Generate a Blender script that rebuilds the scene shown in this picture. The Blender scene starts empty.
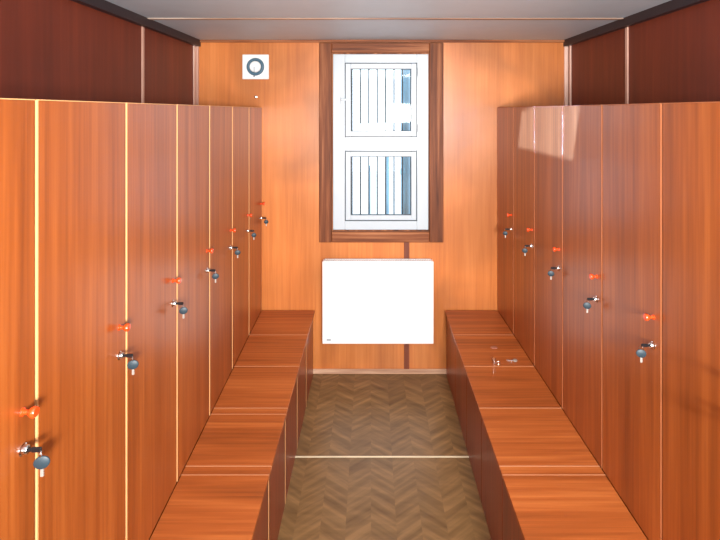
import bpy, bmesh, math, random
from mathutils import Vector, Matrix
random.seed(4)
sc = bpy.context.scene
COL = sc.collection
F = 484.0; CX = 371.0; CY = 111.0; EYE = 1.885; D = 3.48
def PX(px, d=D): return (px - CX) * d / F           # metres right of the lens axis
def PZ(py, d=D): return EYE - (py - CY) * d / F     # metres above the floor

# ------------------------------------------------------------------ helpers
def link(o, parent=None):
    COL.objects.link(o)
    if parent: o.parent = parent
    return o
class MB:
    def __init__(s): s.bm = bmesh.new()
    def box(s, a, b, bev=0.0, seg=1):
        x0, y0, z0 = [min(p, q) for p, q in zip(a, b)]; x1, y1, z1 = [max(p, q) for p, q in zip(a, b)]
        return s.prism([(x0, y0), (x1, y0), (x1, y1), (x0, y1)], z0, z1, bev, seg)
    def prism(s, pts, z0, z1, bev=0.0, seg=1):
        area = sum(pts[i][0]*pts[(i+1) % len(pts)][1] - pts[(i+1) % len(pts)][0]*pts[i][1] for i in range(len(pts)))
        if area < 0: pts = pts[::-1]
        lo = [s.bm.verts.new((x, y, z0)) for x, y in pts]; hi = [s.bm.verts.new((x, y, z1)) for x, y in pts]
        n = len(pts)
        fs = [s.bm.faces.new(lo[::-1]), s.bm.faces.new(hi)]
        for i in range(n):
            fs.append(s.bm.faces.new((lo[i], lo[(i+1) % n], hi[(i+1) % n], hi[i])))
        if bev > 0:
            es = list({e for f in fs for e in f.edges})
            bmesh.ops.bevel(s.bm, geom=es, offset=bev, segments=seg, profile=.5, affect='EDGES')
        return s
    def lathe(s, prof, M=Matrix(), seg=20):
        """prof: (radius, height) along local z, closed by its ends"""
        rings = []
        for r, h in prof:
            if r < 1e-6: rings.append([s.bm.verts.new(M @ Vector((0, 0, h)))])
            else: rings.append([s.bm.verts.new(M @ Vector((r*math.cos(2*math.pi*k/seg), r*math.sin(2*math.pi*k/seg), h))) for k in range(seg)])
        for a, b in zip(rings, rings[1:]):
            for k in range(seg):
                q = [a[k % len(a)], a[(k+1) % len(a)] if len(a) > 1 else None, b[(k+1) % len(b)] if len(b) > 1 else None, b[k % len(b)]]
                q = [v for v in q if v]
                if len(q) >= 3: s.bm.faces.new(q)
        for rg, rev in ((rings[0], True), (rings[-1], False)):
            if len(rg) > 1: s.bm.faces.new(rg[::-1] if rev else rg)
        return s
    def torus(s, R, r, M=Matrix(), seg=32, rs=10, sx=1.0):
        g = [[s.bm.verts.new(M @ Vector(((R + r*math.cos(2*math.pi*j/rs))*math.cos(2*math.pi*i/seg)*sx, (R + r*math.cos(2*math.pi*j/rs))*math.sin(2*math.pi*i/seg), r*math.sin(2*math.pi*j/rs)))) for j in range(rs)] for i in range(seg)]
        for i in range(seg):
            for j in range(rs):
                s.bm.faces.new((g[i][j], g[(i+1) % seg][j], g[(i+1) % seg][(j+1) % rs], g[i][(j+1) % rs]))
        return s
    def build(s, name, mat, parent=None, smooth=False, loc=None):
        bmesh.ops.recalc_face_normals(s.bm, faces=s.bm.faces[:])
        me = bpy.data.meshes.new(name); s.bm.to_mesh(me); s.bm.free()
        me.materials.append(mat)
        if smooth:
            for p in me.polygons: p.use_smooth = True
            try: me.set_sharp_from_angle(angle=math.radians(40))
            except Exception: pass
        o = bpy.data.objects.new(name, me)
        if loc: o.location = loc
        return link(o, parent)
def thing(name, label, cat, loc=(0, 0, 0), group=None):
    o = bpy.data.objects.new(name, None); o.empty_display_size = .1; o.location = loc
    return tag(link(o), label, cat, group)
def tag(o, label, cat, group=None):
    o['label'] = label; o['category'] = cat
    if group: o['group'] = group
    return o
def struct(name, mb, mat, label=None, smooth=False):
    o = mb.build(name, mat, None, smooth); o['kind'] = 'structure'
    if label: o['label'] = label
    return o
def axis(loc, direction):
    """matrix: local z along direction"""
    z = Vector(direction).normalized()
    return Matrix.Translation(loc) @ z.to_track_quat('Z', 'Y').to_matrix().to_4x4()

# ------------------------------------------------------------------ materials
def srgb(r, g, b):
    f = lambda c: (c/255)/12.92 if c/255 <= .04045 else (((c/255)+.055)/1.055)**2.4
    return (f(r), f(g), f(b), 1)
def new_mat(name):
    m = bpy.data.materials.new(name); m.use_nodes = True
    nt = m.node_tree; b = nt.nodes['Principled BSDF']
    return m, nt, b
def plain(name, col, rough=.5, metal=0, bump=0, bscale=200, coat=0, trans=0, vary=.06):
    m, nt, b = new_mat(name); N = nt.nodes; L = nt.links
    tc = N.new('ShaderNodeTexCoord'); no = N.new('ShaderNodeTexNoise'); no.inputs['Scale'].default_value = 6; no.inputs['Detail'].default_value = 5
    L.new(tc.outputs['Object'], no.inputs['Vector'])
    rp = N.new('ShaderNodeValToRGB')
    rp.color_ramp.elements[0].position = .3; rp.color_ramp.elements[1].position = .7
    rp.color_ramp.elements[0].color = tuple(c*(1-vary) for c in col[:3]) + (1,)
    rp.color_ramp.elements[1].color = tuple(min(1, c*(1+vary)) for c in col[:3]) + (1,)
    L.new(no.outputs['Fac'], rp.inputs['Fac']); L.new(rp.outputs['Color'], b.inputs['Base Color'])
    b.inputs['Roughness'].default_value = rough; b.inputs['Metallic'].default_value = metal
    b.inputs['Coat Weight'].default_value = coat; b.inputs['Coat Roughness'].default_value = .12
    b.inputs['Transmission Weight'].default_value = trans
    if bump:
        n2 = N.new('ShaderNodeTexNoise'); n2.inputs['Scale'].default_value = bscale
        L.new(tc.outputs['Object'], n2.inputs['Vector'])
        bp = N.new('ShaderNodeBump'); bp.inputs['Strength'].default_value = bump; bp.inputs['Distance'].default_value = .002
        L.new(n2.outputs['Fac'], bp.inputs['Height']); L.new(bp.outputs['Normal'], b.inputs['Normal'])
    return m
def wood(name, dark, mid, light, grain='Z', rough=.3, fine=70, coat=.0, coat_rough=.2, cloud=.0, spec=.5):
    """printed wood laminate: fine streaks along the grain axis, broad colour bands, a different piece for every object"""
    m, nt, b = new_mat(name); N = nt.nodes; L = nt.links
    tc = N.new('ShaderNodeTexCoord'); oi = N.new('ShaderNodeObjectInfo')
    off = N.new('ShaderNodeVectorMath'); off.operation = 'MULTIPLY_ADD'
    cmb = N.new('ShaderNodeCombineXYZ')
    for k in range(3): L.new(oi.outputs['Random'], cmb.inputs[k])
    off.inputs[1].default_value = (7.3, 5.1, 9.7)
    L.new(cmb.outputs[0], off.inputs[0]); L.new(tc.outputs['Object'], off.inputs[2])
    def streak(scale, along, detail, dist):
        mp = N.new('ShaderNodeMapping')
        mp.inputs['Scale'].default_value = tuple(along if a == grain else scale for a in 'XYZ')
        L.new(off.outputs[0], mp.inputs['Vector'])
        no = N.new('ShaderNodeTexNoise'); no.inputs['Scale'].default_value = 1; no.inputs['Detail'].default_value = detail
        no.inputs['Distortion'].default_value = dist; no.inputs['Roughness'].default_value = .6
        L.new(mp.outputs[0], no.inputs['Vector']); return no
    a = streak(fine, 1.6, 4, .2); c = streak(fine*.16, .5, 3, .6)
    mx = N.new('ShaderNodeMix'); mx.data_type = 'FLOAT'; mx.inputs[0].default_value = .55
    L.new(a.outputs['Fac'], mx.inputs[2]); L.new(c.outputs['Fac'], mx.inputs[3])
    rp = N.new('ShaderNodeValToRGB'); e = rp.color_ramp.elements
    e[0].position = .34; e[0].color = dark; e[1].position = .66; e[1].color = light
    k = e.new(.5); k.color = mid
    L.new(mx.outputs[0], rp.inputs['Fac'])
    out = rp.outputs['Color']
    if cloud:
        no = N.new('ShaderNodeTexNoise'); no.inputs['Scale'].default_value = 1.6; no.inputs['Detail'].default_value = 2; no.inputs['Distortion'].default_value = .8
        L.new(off.outputs[0], no.inputs['Vector'])
        mr = N.new('ShaderNodeMapRange'); mr.inputs[1].default_value = .35; mr.inputs[2].default_value = .65; mr.inputs[3].default_value = 1-cloud; mr.inputs[4].default_value = 1+cloud*.6
        L.new(no.outputs['Fac'], mr.inputs[0])
        mu = N.new('ShaderNodeVectorMath'); mu.operation = 'SCALE'
        L.new(out, mu.inputs[0]); L.new(mr.outputs[0], mu.inputs['Scale']); out = mu.outputs[0]
    L.new(out, b.inputs['Base Color'])
    b.inputs['Roughness'].default_value = rough; b.inputs['Coat Weight'].default_value = coat; b.inputs['Coat Roughness'].default_value = coat_rough
    b.inputs['Specular IOR Level'].default_value = spec
    bp = N.new('ShaderNodeBump'); bp.inputs['Strength'].default_value = .04; bp.inputs['Distance'].default_value = .001
    L.new(a.outputs['Fac'], bp.inputs['Height']); L.new(bp.outputs['Normal'], b.inputs['Normal'])
    return m
def floor_mat():
    m, nt, b = new_mat('chevron_linoleum'); N = nt.nodes; L = nt.links
    tc = N.new('ShaderNodeTexCoord'); sp = N.new('ShaderNodeSeparateXYZ'); L.new(tc.outputs['Object'], sp.inputs[0])
    def M(op, a, b_=None, v=None):
        n = N.new('ShaderNodeMath'); n.operation = op
        L.new(a, n.inputs[0])
        if b_ is not None: L.new(b_, n.inputs[1])
        if v is not None: n.inputs[1].default_value = v
        return n.outputs[0]
    tri = M('PINGPONG', sp.outputs['X'], v=.115)
    v = M('ADD', sp.outputs['Y'], M('MULTIPLY', tri, v=.75))
    band = M('FLOOR', M('DIVIDE', sp.outputs['X'], v=.115))
    board = M('FLOOR', M('DIVIDE', v, v=.062))
    def noise(sx, sy, sz, det):
        c = N.new('ShaderNodeCombineXYZ')
        L.new(M('MULTIPLY', tri, v=sx), c.inputs[0]); L.new(M('MULTIPLY', v, v=sy), c.inputs[1]); L.new(M('MULTIPLY', band, v=sz), c.inputs[2])
        n = N.new('ShaderNodeTexNoise'); n.inputs['Scale'].default_value = 1; n.inputs['Detail'].default_value = det
        L.new(c.outputs[0], n.inputs['Vector']); return n.outputs['Fac']
    n1 = noise(3, 26, 3.7, 4)
    c2 = N.new('ShaderNodeCombineXYZ'); L.new(board, c2.inputs[0]); L.new(band, c2.inputs[1])
    wn = N.new('ShaderNodeTexWhiteNoise'); wn.noise_dimensions = '3D'; L.new(c2.outputs[0], wn.inputs['Vector'])
    c3 = N.new('ShaderNodeMapping'); c3.inputs['Scale'].default_value = (5, 22, 1); L.new(tc.outputs['Object'], c3.inputs['Vector'])
    n3 = N.new('ShaderNodeTexNoise'); n3.inputs['Scale'].default_value = 1; n3.inputs['Detail'].default_value = 4; n3.inputs['Distortion'].default_value = .8; L.new(c3.outputs[0], n3.inputs['Vector'])
    n1 = M('ADD', M('MULTIPLY', n1, v=.68), M('MULTIPLY', n3.outputs['Fac'], v=.32))
    mix = M('ADD', M('MULTIPLY', n1, v=.94), M('MULTIPLY', wn.outputs['Value'], v=.06))
    rp = N.new('ShaderNodeValToRGB'); e = rp.color_ramp.elements
    e[0].position = .3; e[0].color = srgb(98, 70, 38); e[1].position = .72; e[1].color = srgb(164, 126, 80)
    k = e.new(.5); k.color = srgb(128, 97, 58)
    L.new(mix, rp.inputs['Fac']); L.new(rp.outputs['Color'], b.inputs['Base Color'])
    b.inputs['Roughness'].default_value = .38
    return m
def glass_mat():
    m = bpy.data.materials.new('clear_glass'); m.use_nodes = True; nt = m.node_tree; nt.nodes.clear()
    o = nt.nodes.new('ShaderNodeOutputMaterial'); t = nt.nodes.new('ShaderNodeBsdfTransparent'); g = nt.nodes.new('ShaderNodeBsdfGlossy')
    t.inputs[0].default_value = (.95, .98, 1, 1); g.inputs['Roughness'].default_value = .02
    fr = nt.nodes.new('ShaderNodeFresnel'); fr.inputs[0].default_value = 1.45
    mx = nt.nodes.new('ShaderNodeMixShader'); L = nt.links
    L.new(fr.outputs[0], mx.inputs[0]); L.new(t.outputs[0], mx.inputs[1]); L.new(g.outputs[0], mx.inputs[2]); L.new(mx.outputs[0], o.inputs[0])
    return m

M_DOOR = wood('door_laminate', srgb(134, 66, 24), srgb(162, 83, 31), srgb(184, 102, 43), 'Z', rough=.36, spec=.5, coat=.25, coat_rough=.24)
M_LID = wood('lid_laminate', srgb(138, 70, 28), srgb(176, 92, 40), srgb(204, 118, 58), 'X', rough=.42, fine=60)
M_FRONT = wood('bench_front_laminate', srgb(118, 46, 24), srgb(146, 60, 30), srgb(168, 76, 40), 'Z', rough=.32)
M_CARC = wood('carcass_laminate', srgb(120, 46, 22), srgb(150, 60, 28), srgb(175, 78, 38), 'Z', rough=.4)
M_BAND = plain('pale_edge_banding', srgb(232, 176, 118), .4)
M_BANDD = plain('brown_edge_banding', srgb(186, 112, 70), .45)
M_BANDR = plain('tan_edge_banding', srgb(206, 140, 100), .4)
M_WALL = wood('orange_wall_laminate', srgb(186, 106, 52), srgb(201, 120, 60), srgb(214, 134, 72), 'Z', rough=.34, fine=60, cloud=.24)
M_SIDE = wood('dark_red_wall_laminate', srgb(102, 40, 22), srgb(114, 45, 25), srgb(128, 54, 30), 'Z', rough=.5, fine=40)
M_CASE = wood('stained_window_wood', srgb(62, 28, 14), srgb(126, 70, 38), srgb(186, 124, 82), 'Z', rough=.55, fine=45, spec=.25)
M_CASEH = wood('stained_window_wood_across', srgb(62, 28, 14), srgb(126, 70, 38), srgb(186, 124, 82), 'X', rough=.55, fine=45, spec=.25)
M_BASE = wood('worn_skirting', srgb(140, 95, 70), srgb(215, 175, 145), srgb(240, 215, 190), 'X', rough=.5, fine=30)
M_STRIP = wood('brown_cover_strip', srgb(96, 42, 22), srgb(120, 56, 30), srgb(140, 70, 40), 'Z', rough=.4)
M_CEIL = plain('grey_ceiling_panel', srgb(194, 208, 216), .55, vary=.03)
M_CORN = plain('dark_cornice', srgb(46, 36, 40), .5)
M_CEILSTRIP = wood('ceiling_joint_strip', srgb(110, 75, 55), srgb(165, 135, 115), srgb(215, 200, 185), 'X', rough=.5, fine=20)
M_ALU = plain('worn_metal_strip', srgb(236, 222, 190), .4, metal=.1)
M_PALE = wood('pale_joint_strip', srgb(170, 120, 100), srgb(222, 178, 158), srgb(245, 220, 205), 'Z', rough=.5, fine=20)
M_FLOOR = floor_mat()
M_PVC = plain('white_pvc', srgb(194, 206, 214), .3, vary=.01)
M_GASK = plain('grey_gasket', srgb(62, 74, 84), .6)
M_GLASS = glass_mat()
M_RAD = plain('white_enamel', srgb(250, 250, 250), .35, vary=.01)
M_DARK = plain('dark_slot', srgb(60, 50, 45), .7)
M_CHROME = plain('chrome', srgb(225, 225, 225), .18, metal=1)
M_NICKEL = plain('dull_nickel', srgb(190, 186, 178), .45, metal=.5)
M_BLACK = plain('black_plastic', srgb(22, 22, 26), .4)
M_TEAL = plain('dark_teal_plastic', srgb(40, 58, 68), .5)
M_RED = plain('orange_red_plastic', srgb(240, 78, 28), .25, coat=.5)
M_BAR = plain('dark_painted_steel', srgb(26, 30, 36), .5)
M_BLUE = plain('blue_grey_paint', srgb(120, 165, 190), .5)
M_VENTW = plain('white_vent_plastic', srgb(240, 244, 244), .4, vary=.01)
M_VENTB = plain('blue_grey_vent_ring', srgb(70, 105, 125), .5)
M_SNOW = plain('pale_ground', srgb(225, 230, 235), .9, bump=.3, bscale=8)

# ------------------------------------------------------------------ the room shell
WL, WR, YB, YF, H = -1.258, 1.417, D, -1.7, 2.395
JY = 2.66                                              # joint between the room's modules
struct('floor', MB().box((WL-.1, YF-.1, -.1), (WR+.1, YB+.1, 0)), M_FLOOR, 'brown chevron patterned linoleum floor')
struct('ceiling', MB().box((WL-.1, YF-.1, H), (WR+.1, YB+.1, H+.08)), M_CEIL, 'light grey panelled ceiling')
struct('wall_left', MB().box((WL-.1, YF-.1, 0), (WL, YB+.1, H)), M_SIDE, 'dark red wood panelled wall above left lockers')
struct('wall_right', MB().box((WR, YF-.1, 0), (WR+.1, YB+.1, H)), M_SIDE, 'dark red wood panelled wall above right lockers')
struct('wall_front', MB().box((WL, YF-.1, 0), (WR, YF, H)), M_WALL)
# window wall with its opening
ox0, ox1, oz0, oz1 = PX(331), PX(430), PZ(232.5), PZ(52)
wb = MB()
wb.box((WL, YB, 0), (ox0, YB+.1, H)); wb.box((ox1, YB, 0), (WR, YB+.1, H))
wb.box((ox0, YB, 0), (ox1, YB+.1, oz0)); wb.box((ox0, YB, oz1), (ox1, YB+.1, H))
struct('wall_back', wb, M_WALL, 'orange wood laminate wall with the window')
struct('baseboard_back', MB().box((WL, YB-.014, 0), (WR, YB, .034), .003), M_BASE, 'worn pale skirting strip at foot of window wall')
n = 0
def trim(mb, mat, label=None, smooth=False):
    global n; n += 1
    return struct('trim_%d' % n, mb, mat, label, smooth)
trim(MB().box((WL, YF, H-.047), (WL+.034, YB, H)), M_CORN, 'dark cornice along left wall')
trim(MB().box((WR-.034, YF, H-.047), (WR, YB, H)), M_CORN, 'dark cornice along right wall')
trim(MB().box((WL+.034, YB-.02, H-.018), (WR-.034, YB, H)), M_CASEH, 'thin brown cornice over window wall')
trim(MB().box((WL+.034, JY-.012, H-.006), (WR-.034, JY+.02, H), .002), M_CEILSTRIP, 'joint strip across ceiling')
trim(MB().box((-.46, JY-.028, 0), (.54, JY-.018, .003), .001), M_ALU, 'metal joint strip across floor')
trim(MB().box((WL, JY-.012, 1.5), (WL+.008, JY+.012, H-.047), .002), M_PALE, 'pale joint strip on left wall')
trim(MB().box((WR-.008, JY-.0, 1.5), (WR, JY+.026, H-.047), .002), M_PALE, 'pale joint strip on right wall')
trim(MB().box((WL, YB-.06, 1.5), (WL+.010, YB-.035, H-.047), .002).box((WL, YB-.016, 1.5), (WL+.022, YB, H-.047), .002), M_PALE, 'pale strips in left back corner')
trim(MB().box((WR-.010, YB-.06, 1.5), (WR, YB-.035, H-.047), .002).box((WR-.030, YB-.012, 1.5), (WR, YB, H-.047), .002), M_PALE, 'pale strips in right back corner')
trim(MB().box((PX(404), YB-.010, .034), (PX(409.2), YB, PZ(241)), .002), M_STRIP, 'brown vertical cover strip below window')

# ------------------------------------------------------------------ window
win = bpy.data.objects.new('window_1', None); win.location = (PX(381), YB, PZ(142)); link(win)
win['kind'] = 'structure'; win['label'] = 'white two-part plastic window in dark stained wood casing'
O = Vector(win.location)
def wl(p): return (p[0]-O.x, p[1]-O.y, p[2]-O.z)
def wbox(mb, x0, x1, y0, y1, d0, d1, bev=.002):
    """box from picture measures on the window wall: columns x, rows y, depth d behind the wall face"""
    return mb.box(wl((PX(x0), YB+d0, PZ(y0))), wl((PX(x1), YB+d1, PZ(y1))), bev)
for side, (x0, x1) in (('l', (319.5, 332)), ('r', (429, 443))):
    wbox(MB(), x0, x1, 43.2, 241.5, -.028, -.001, .004).build('casing', M_CASE, win)
for y0, y1 in ((43.2, 53), (231, 241.5)):
    wbox(MB(), 332.1, 428.9, y0, y1, -.028, -.001, .004).build('casing', M_CASEH, win)
fr = MB()
for a in ((333, 345, 54, 230), (417, 428.5, 54, 230), (345, 417, 54, 63), (345, 417, 137, 151), (345, 417, 221, 230)):
    wbox(fr, *a, .005, .065, .003)
fr.build('frame', M_PVC, win)
lin = MB()
wbox(lin, 331, 333, 52.5, 232, .002, .095, 0); wbox(lin, 428.5, 430, 52.5, 232, .002, .095, 0)
wbox(lin, 333, 428.5, 52.5, 54, .002, .095, 0); wbox(lin, 333, 428.5, 230, 232, .002, .095, 0)
lin.build('reveal', M_CASE, win)
def ring(mb, x0, x1, y0, y1, w, d0, d1, bev=.002):
    wbox(mb, x0, x0+w, y0, y1, d0, d1, bev); wbox(mb, x1-w, x1, y0, y1, d0, d1, bev)
    wbox(mb, x0+w, x1-w, y0, y0+w, d0, d1, bev); wbox(mb, x0+w, x1-w, y1-w, y1, d0, d1, bev)
    return mb
sash = ring(MB(), 345.6, 416.4, 63.6, 136.4, 5.2, -.006, .05, .003).build('sash', M_PVC, win); sash['label'] = 'upper opening sash'
ring(MB(), 344.9, 417.1, 62.9, 137.1, .7, -.002, .01, 0).build('gasket', M_GASK, sash)
ring(MB(), 350.8, 411.2, 68.8, 131.2, .5, .0, .03, 0).build('gasket', M_GASK, sash)
wbox(MB(), 350.8, 411.2, 68.8, 131.2, .034, .040, 0).build('pane', M_GLASS, sash)
bead = ring(MB(), 345.6, 416.4, 151.6, 220.4, 5, .006, .05, .003).build('glazing_bead', M_PVC, win)
ring(MB(), 344.9, 417.1, 150.9, 221.1, .7, .002, .01, 0).build('gasket', M_GASK, bead)
ring(MB(), 350.6, 411.4, 156.6, 215.4, .5, .008, .03, 0).build('gasket', M_GASK, bead)
wbox(MB(), 350.6, 411.4, 156.6, 215.4, .034, .040, 0).build('pane', M_GLASS, win)
hd = MB(); wbox(hd, 340.6, 343.4, 96, 105, -.006, .006, .003); wbox(hd, 341.2, 342.8, 98, 101, -.03, -.004, .002); wbox(hd, 341, 347, 98.6, 100.8, -.04, -.028, .003)
hd.build('handle', M_PVC, win)
for yy in (72, 128):
    wbox(MB(), 417.5, 420.5, yy-4, yy+4, -.006, .006, .003).build('hinge', M_PVC, win)

# ------------------------------------------------------------------ outside the window
YO = YB + .16
grille = thing('window_grille', 'dark vertical steel bars fixed outside the window', 'window bars', (PX(381), YO, PZ(142)))
def ox(px, y): return (px - CX) * y / F
def oz(py, y): return EYE - (py - CY) * y / F
for k in range(8):
    x = ox(352 + 8.4*k, YO) - PX(381)
    MB().box((x-.0052, -.005, oz(228, YO)-PZ(142)), (x+.0052, .005, oz(56, YO)-PZ(142)), .003).build('bar', M_BAR, grille)
for yy in (59, 217.5):
    z = oz(yy, YO) - PZ(142)
    MB().box((-.42, .007, z-.012), (.42, .013, z+.012), .002).build('cross_bar', M_BAR, grille)
struct('ground_outside', MB().box((-8, YB+.3, -.4), (8, YB+14, -.3)), M_SNOW)
for px, w, top, lab in ((369.5, 2.2, 168, 'slim blue grey post outside, left behind the lower pane'), (387, 4.2, 152, 'stout blue grey post outside, middle behind the lower pane')):
    y = YB + 1.4; x = ox(px, y)
    p = MB(); r = w*y/F/2
    p.lathe([(r*1.5, -.3), (r*1.5, -.27), (r, -.26), (r, oz(top, y)), (r*.6, oz(top, y)+.02), (0, oz(top, y)+.03)], Matrix.Translation((x, y, 0)))
    tag(p.build('post', M_BLUE, None, True), lab, 'post', 'posts outside the window')
y = YB + .6
p = MB(); x = ox(405.5, y); r = 4.6*y/F
p.lathe([(r, -.3), (r, 2.75)], Matrix.Translation((x, y, 0)))
for z in (.3, 1.35, 2.3): p.lathe([(r*1.15, z), (r*1.15, z+.05)], Matrix.Translation((x, y, 0)))
tag(p.build('drainpipe', M_BLUE, None, True), 'pale blue vertical pipe outside the right edge of the window', 'pipe')

# ------------------------------------------------------------------ lockers
LZ = 1.908; BZ = .459
LS, RS = .405, .388                                     # door pitch in the left and the right row
def XL(y): return -.698 - .0248*y
def XR(y): return .935 - .00826*y
ORD = ['farthest', 'second', 'third', 'fourth', 'fifth', 'sixth', 'seventh']
def make_locker(side, pitch, slope, back, label):
    """origin: front foot at the far end; the unit runs towards -y; s: the way into the aisle"""
    s = 1 if side == 'left' else -1
    t = thing('locker', label, 'locker')
    fx = lambda yy, d=0: slope*yy - s*d                # front line, d behind the door face
    def slab(mb, y0, y1, d0, d1, z0, z1, bev=0):
        return mb.prism([(fx(y0, d0), y0), (fx(y1, d0), y1), (fx(y1, d1), y1), (fx(y0, d1), y0)], z0, z1, bev)
    g = .0035
    c = MB()
    slab(c, -.0005, -.016, .0195, back, .0, LZ-.002); slab(c, -pitch+.0005, -pitch+.016, .0195, back, .0, LZ-.002)
    slab(c, -.016, -pitch+.016, .0195, back, LZ-.02, LZ-.002); slab(c, -.016, -pitch+.016, .0195, back, .44, .456)
    slab(c, -.016, -pitch+.016, back-.006, back, .0, LZ-.02)
    slab(c, -.016, -pitch+.016, .05, back-.008, 1.62, 1.636)
    c.build('carcass', M_CARC, t)
    d = slab(MB(), -g, -pitch+g+.005, 0, .018, BZ+.002, LZ, .0012).build('door', M_DOOR, t)
    b = MB()
    bw = .0036 if side == 'left' else .0026
    slab(b, -pitch+g+bw, -pitch+g, -.0006, .0185, BZ+.002, LZ+.0003)     # near upright edge
    slab(b, -g, -pitch+g+.005, -.0004, .018, LZ, LZ+.0022)               # top edge
    b.build('edge_band', M_BAND if side == 'left' else M_BANDD, d)
    ly = -.042 if side == 'left' else -pitch + .044      # lock at the door's right-hand edge
    x0 = fx(ly); kz, lz = (1.227, 1.125) if side == 'left' else (1.212, 1.120)
    k = MB().lathe([(.0085, 0), (.0085, .002), (.005, .004), (.0048, .012), (.009, .017), (.0115, .022), (.0115, .026), (.0095, .029), (0, .030)], axis((x0, ly, kz), (s, 0, 0)))
    k.build('knob', M_RED, d, True)
    k = MB().lathe([(.0125, 0), (.0125, .002), (.0095, .0035), (.0088, .011), (.0075, .0125), (0, .0125)], axis((x0, ly, lz), (s, 0, 0)))
    k.build('lock', M_CHROME, d, True)
    return t, ly, x0, lz
def make_keys(s, label, group):
    """origin on the door face at the lock"""
    t = thing('key_ring', label, 'keys', group=group)
    MB().box((s*.0126, -.0014, -.004), (s*.020, .0014, .004), .0005).box((s*.019, -.0024, -.0055), (s*.040, .0024, .0055), .0015).build('inserted_key', M_BLACK, t)
    MB().torus(.0062, .0011, axis((s*.0385, 0, -.0085), (1, .5, 0)), 20, 8).build('ring', M_CHROME, t, True)
    hx = s*.040
    tilt = (0.25*s, -1, 0)
    MB().lathe([(0, -.0032), (.012, -.0032), (.0145, -.0015), (.0145, .0015), (.012, .0032), (0, .0032)], axis((hx, 0, -.0265), tilt) @ Matrix.Diagonal((1.05, .92, 1, 1)), 24).build('key_head', M_TEAL, t, True)
    b = MB().box((hx-.0030, -.0012, -.056), (hx+.0030, .0012, -.037), .0004)
    for q in range(3): b.box((hx+.0029, -.0012, -.0545+q*.005), (hx+.0044, .0012, -.052+q*.005))
    b.build('key_blade', M_NICKEL, t)
    return t
def dup(root, loc, label):
    r = root.copy(); COL.objects.link(r); r.location = loc; r['label'] = label
    for ch in list(root.children):
        c = ch.copy(); COL.objects.link(c); c.parent = r
        for gch in list(ch.children):
            e = gch.copy(); COL.objects.link(e); e.parent = c
    return r
def where(side, k, count):
    w = '%s row' % side
    if k == 0: return 'touching the window wall, %s' % w
    if k == count-1: return 'nearest the viewer, %s' % w
    return '%s from the window wall, %s' % (ORD[k], w)
for side, pitch, X, slope, count in (('left', LS, XL, -.0248, 7), ('right', RS, XR, -.00826, 6)):
    s = 1 if side == 'left' else -1
    depth = abs((WL if side == 'left' else WR) - X(D)) - (.012 if side == 'left' else .04)
    first = kf = None
    for k in range(count):
        y = D - .004 - k*pitch
        lab = 'tall wooden locker, ' + where(side, k, count)
        if k == 0:
            first, ly, lx, lz = make_locker(side, pitch, slope, depth, lab); first['group'] = 'lockers along the %s wall' % side
            first.location = (X(y), y, 0); r = first
        else: r = dup(first, (X(y), y, 0), lab)
        if side == 'left' and k:                         # locks sit a little higher on the nearer doors
            for p in r.children:
                for q in p.children:
                    if q.name.startswith('knob'): q.location.z = .0056*k
                    if q.name.startswith('lock'): q.location.z = .0096*k
        kl = (X(y) + lx, y + ly, lz + (.0096*k if side == 'left' else 0))
        klab = 'keys in the lock of the locker ' + where(side, k, count)
        if k == 0:
            kf = make_keys(s, klab, 'keys in the %s row of lockers' % side); kf.location = kl
        else: kr = dup(kf, kl, klab)

# ------------------------------------------------------------------ bench chests
def BL(y): return -.395 - .002*y
def BR(y): return .499 + .0083*y
BS = .38
for side, X, B in (('left', XL, BL), ('right', XR, BR)):
    s = 1 if side == 'left' else -1
    for k in range(7):
        y1 = D - .018 - k*BS; y0 = y1 - BS
        if y0 < .55: break
        t = thing('bench_chest', 'wooden bench section with lid, ' + where(side, k, 7), 'bench', (B(y1), y1, 0), 'bench sections along the %s lockers' % side)
        def quad(ya, yb, df, db):
            """df: in from the bench front, db: out from the locker doors"""
            return [(B(ya) - s*df - B(y1), ya - y1), (B(yb) - s*df - B(y1), yb - y1), (X(yb) + s*db - B(y1), yb - y1), (X(ya) + s*db - B(y1), ya - y1)]
        rail = .046 if (side, k) in (('left', 3), ('left', 4), ('right', 4), ('right', 6)) else 0
        body = MB()
        body.prism(quad(y1-.0006, y1-.016, .03, .03), 0, BZ-.0175); body.prism(quad(y0+.0006, y0+.016, .03, .03), 0, BZ-.0175)
        qb = quad(y0+.016, y1-.016, .03, .03)
        body.prism([qb[3], qb[2], (qb[2][0]+s*.016, qb[2][1]), (qb[3][0]+s*.016, qb[3][1])], 0, BZ-.0175)
        body.prism(quad(y0+.016, y1-.016, .03, .046), .03, .046)
        body.build('body', M_CARC, t)
        q = [(B(yy) - s*dd - B(y1), yy - y1) for yy, dd in ((y0+.004, .012), (y1-.001, .012), (y1-.001, .028), (y0+.004, .028))]
        f = MB().prism(q, .0, BZ-.018, .001).build('front_panel', M_FRONT, t)
        q = [(B(yy) - s*dd - B(y1), yy - y1) for yy, dd in ((y0+.001, .0112), (y0+.004, .0112), (y0+.004, .028), (y0+.001, .028))]
        if side == 'left': MB().prism(q, .0, BZ-.018).build('edge_band', M_BAND, f)
        l = MB().prism(quad(y0+.0042, y1-.0008-rail, 0, .0008), BZ-.0165, BZ, .0012).build('lid', M_LID, t)
        e = MB().prism(quad(y0+.0010, y0+.0040, .0, .0008), BZ-.0165, BZ+.0004)
        e.build('edge_band', M_BANDR, l)
        if rail:
            r = MB().prism(quad(y1-rail+.003, y1-.0008, 0, .0008), BZ-.0165, BZ, .0012).build('top_rail', M_LID, t)
            MB().prism(quad(y1-rail-.0004, y1-rail+.0028, 0, .0008), BZ-.0165, BZ+.0004).build('edge_band', M_BANDR, r)

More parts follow.
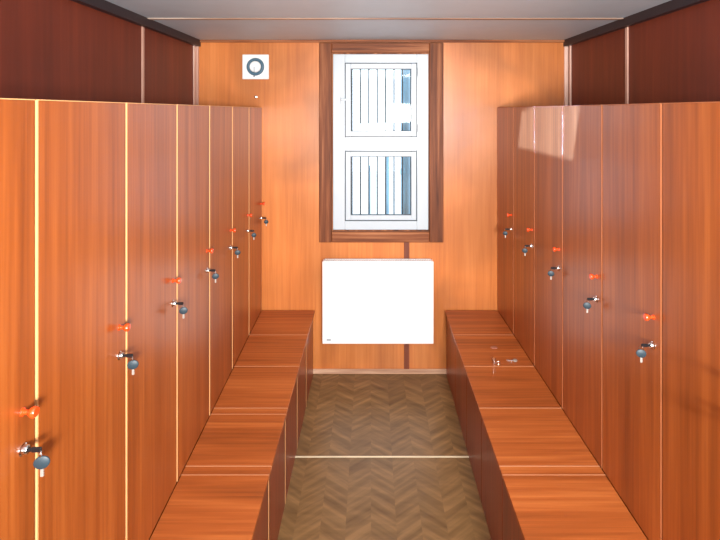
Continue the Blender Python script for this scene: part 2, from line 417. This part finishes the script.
# ------------------------------------------------------------------ convector under the window
RX0, RX1, RZ0, RZ1 = PX(322.3, 3.385), PX(433.6, 3.385), PZ(344, 3.385), PZ(261.5, 3.385)
rad = thing('wall_heater', 'white flat panel heater mounted on the wall under the window', 'heater', ((RX0+RX1)/2, YB, RZ0))
w2 = (RX1-RX0)/2; h = RZ1-RZ0
MB().box((-w2, -.095, 0), (w2, -.085, h), .004, 2).build('front_panel', M_RAD, rad)
for sx in (-1, 1):
    MB().box((sx*w2, -.0848, .004), (sx*(w2-.012), -.03, h-.004), .003).build('side_panel', M_RAD, rad)
g = MB(); g.box((-w2+.013, -.0845, h-.012), (w2-.013, -.08, h)); g.box((-w2+.013, -.036, h-.012), (w2-.013, -.031, h))
for q in range(45):
    x = -w2 + .016 + q*(2*w2-.034)/44.0
    g.box((x-.0035, -.08, h-.010), (x+.0035, -.036, h+.002))
g.build('top_grille', M_RAD, rad)
MB().box((-w2+.014, -.07, .01), (w2-.014, -.035, h-.02)).build('heating_core', M_DARK, rad)
for sx in (-1, 1):
    MB().box((sx*w2*.6-.02, -.034, .12), (sx*w2*.6+.02, -.0005, h-.1), .003).build('wall_bracket', M_RAD, rad)
MB().box((-w2+.03, -.0965, .025), (-w2+.06, -.0948, .032), .0005).build('badge', M_VENTB, rad)

# ------------------------------------------------------------------ extractor vent and hook
vx, vz = PX(256), PZ(67)
v = thing('wall_vent', 'square white extractor vent with blue grey ring high on the wall', 'vent', (vx, YB, vz))
MB().box((-.095, -.018, -.089), (.095, -.0005, .089), .006, 2).build('cover_plate', M_VENTW, v)
MB().torus(.052, .0115, axis((0, -.019, 0), (0, -1, 0)), 40, 10).build('ring', M_VENTB, v, True)
MB().lathe([(.0, .0), (.040, .0), (.040, .010), (.034, .016), (0, .018)], axis((0, -.0185, 0), (0, -1, 0)), 32).build('centre_cap', M_VENTW, v, True)
MB().lathe([(.002, 0), (.002, .062)], axis((-.004, -.040, -.064), (0, 0, 1)), 8).lathe([(0, 0), (.005, .003), (.005, .009), (0, .012)], axis((-.004, -.040, -.074), (0, 0, 1)), 10).build('pull_cord', M_VENTB, v, True)
hk = MB().lathe([(.010, 0), (.010, .003), (.004, .005), (.004, .02), (.007, .023), (0, .026)], axis((PX(256), YB-.0005, PZ(97)), (0, -1, 0)), 14)
tag(hk.build('wall_hook', M_CHROME, None, True), 'tiny metal hook on the wall below the vent', 'hook')

# ------------------------------------------------------------------ small things left on the right bench
def onb(px, py):
    d = (EYE - BZ) * F / (py - CY); return PX(px, d), d
def loose_key(px, py, rz, label, head):
    x, yy = onb(px, py)
    t = thing('loose_key', label, 'key', (x, yy, BZ), 'loose fittings on the right bench'); t.rotation_euler.z = rz
    MB().lathe([(0, .0), (.011, .0), (.013, .002), (.013, .005), (.011, .007), (0, .007)], Matrix.Translation((0, 0, .0006)), 20).build('key_head', head, t, True)
    b = MB().box((.012, -.0035, .002), (.046, .0035, .0046), .0004)
    for q in range(3): b.box((.026+q*.006, .0034, .002), (.029+q*.006, .006, .0046))
    b.build('key_blade', M_CHROME, t)
loose_key(515, 361, math.pi-.15, 'bright metal key lying on the right bench near a joint', M_NICKEL)
x, yy = onb(494, 364)
t = thing('lock_barrel', 'small chrome lock barrel standing upright on the right bench', 'lock', (x, yy, BZ), 'loose fittings on the right bench')
MB().lathe([(.007, .0006), (.007, .024), (.0105, .026), (.0105, .030), (0, .031)], seg=20).build('barrel', M_CHROME, t, True)
MB().torus(.013, .0012, Matrix.Translation((.0245, .006, .0022)), 24, 8).build('ring', M_CHROME, t, True)
x, yy = onb(494, 348)
tg = MB().lathe([(0, .0005), (.016, .0005), (.018, .002), (.018, .004), (.016, .0055), (0, .0055)], Matrix.Translation((x, yy, BZ)) @ Matrix.Diagonal((1.2, .8, 1, 1)), 24)
tag(tg.build('tag', plain('dull_brown_plastic', srgb(170, 110, 90), .35), None, True), 'flat oval dull brown tag lying behind the keys on the right bench', 'tag')

# ------------------------------------------------------------------ light
def area(name, loc, aim, sx, sy, power, col=(1, 1, 1), spread=180):
    l = bpy.data.lights.new(name, 'AREA'); l.shape = 'RECTANGLE'; l.size = sx; l.size_y = sy; l.energy = power; l.color = col; l.spread = math.radians(spread)
    o = bpy.data.objects.new(name, l); o.location = loc
    o.rotation_euler = (Vector(aim) - Vector(loc)).to_track_quat('-Z', 'Y').to_euler(); COL.objects.link(o); return o
area('camera_flash', (.5, -1.3, 1.85), (.04, 3.4, 1.05), .4, .3, 80, (1, .98, .95), 110)
area('bounce_flash', (.05, -.5, 1.5), (.05, 2.4, 2.6), .5, .4, 40, (1, .98, .96), 130)
area('ceiling_lamp', (.62, .45, 2.385), (.35, .5, 0), .9, .4, 15, (1, .97, .92))
area('window_daylight', (PX(381), YB+1.3, 3.6), (PX(381), YB, 1.6), 1.4, 1.2, 60, (.85, .93, 1))
# added narrow-beam lamp, tinted blue to grey a patch atop the right lockers
d = Vector((1, 1.1, -.3)); c = Vector((XR(2.56), 2.56, 1.79))
l = bpy.data.lights.new('patch_lamp', 'AREA'); l.shape = 'RECTANGLE'; l.spread = math.radians(1); l.energy = 8; l.color = (.10, .26, 1)
dn = d.normalized(); ux = Vector((0, 1, 0)) - dn.y*dn; l.size = .80*ux.length; ux.normalize(); zz = -dn; vy = zz.cross(ux); l.size_y = .245
o = bpy.data.objects.new('patch_lamp', l)
o.matrix_world = Matrix.Translation(c - d*1.55) @ Matrix((ux, vy, zz)).transposed().to_4x4(); COL.objects.link(o)

w = bpy.data.worlds.new('overcast_sky'); sc.world = w; w.use_nodes = True
bg = w.node_tree.nodes['Background']; bg.inputs[0].default_value = (.86, .94, 1, 1); bg.inputs[1].default_value = 3.0

# ------------------------------------------------------------------ camera
cam = bpy.data.cameras.new('camera'); cam.sensor_width = 36; cam.sensor_fit = 'HORIZONTAL'; cam.lens = 36*F/720
cam.shift_x = -(CX-360)/720; cam.shift_y = -(270-CY)/720; cam.clip_start = .02
co = bpy.data.objects.new('camera', cam); co.location = (0, 0, EYE); co.rotation_euler = (math.pi/2, 0, 0); COL.objects.link(co)
sc.camera = co
sc.view_settings.view_transform = 'Standard'; sc.view_settings.look = 'None'; sc.view_settings.exposure = -.13; sc.view_settings.gamma = 1
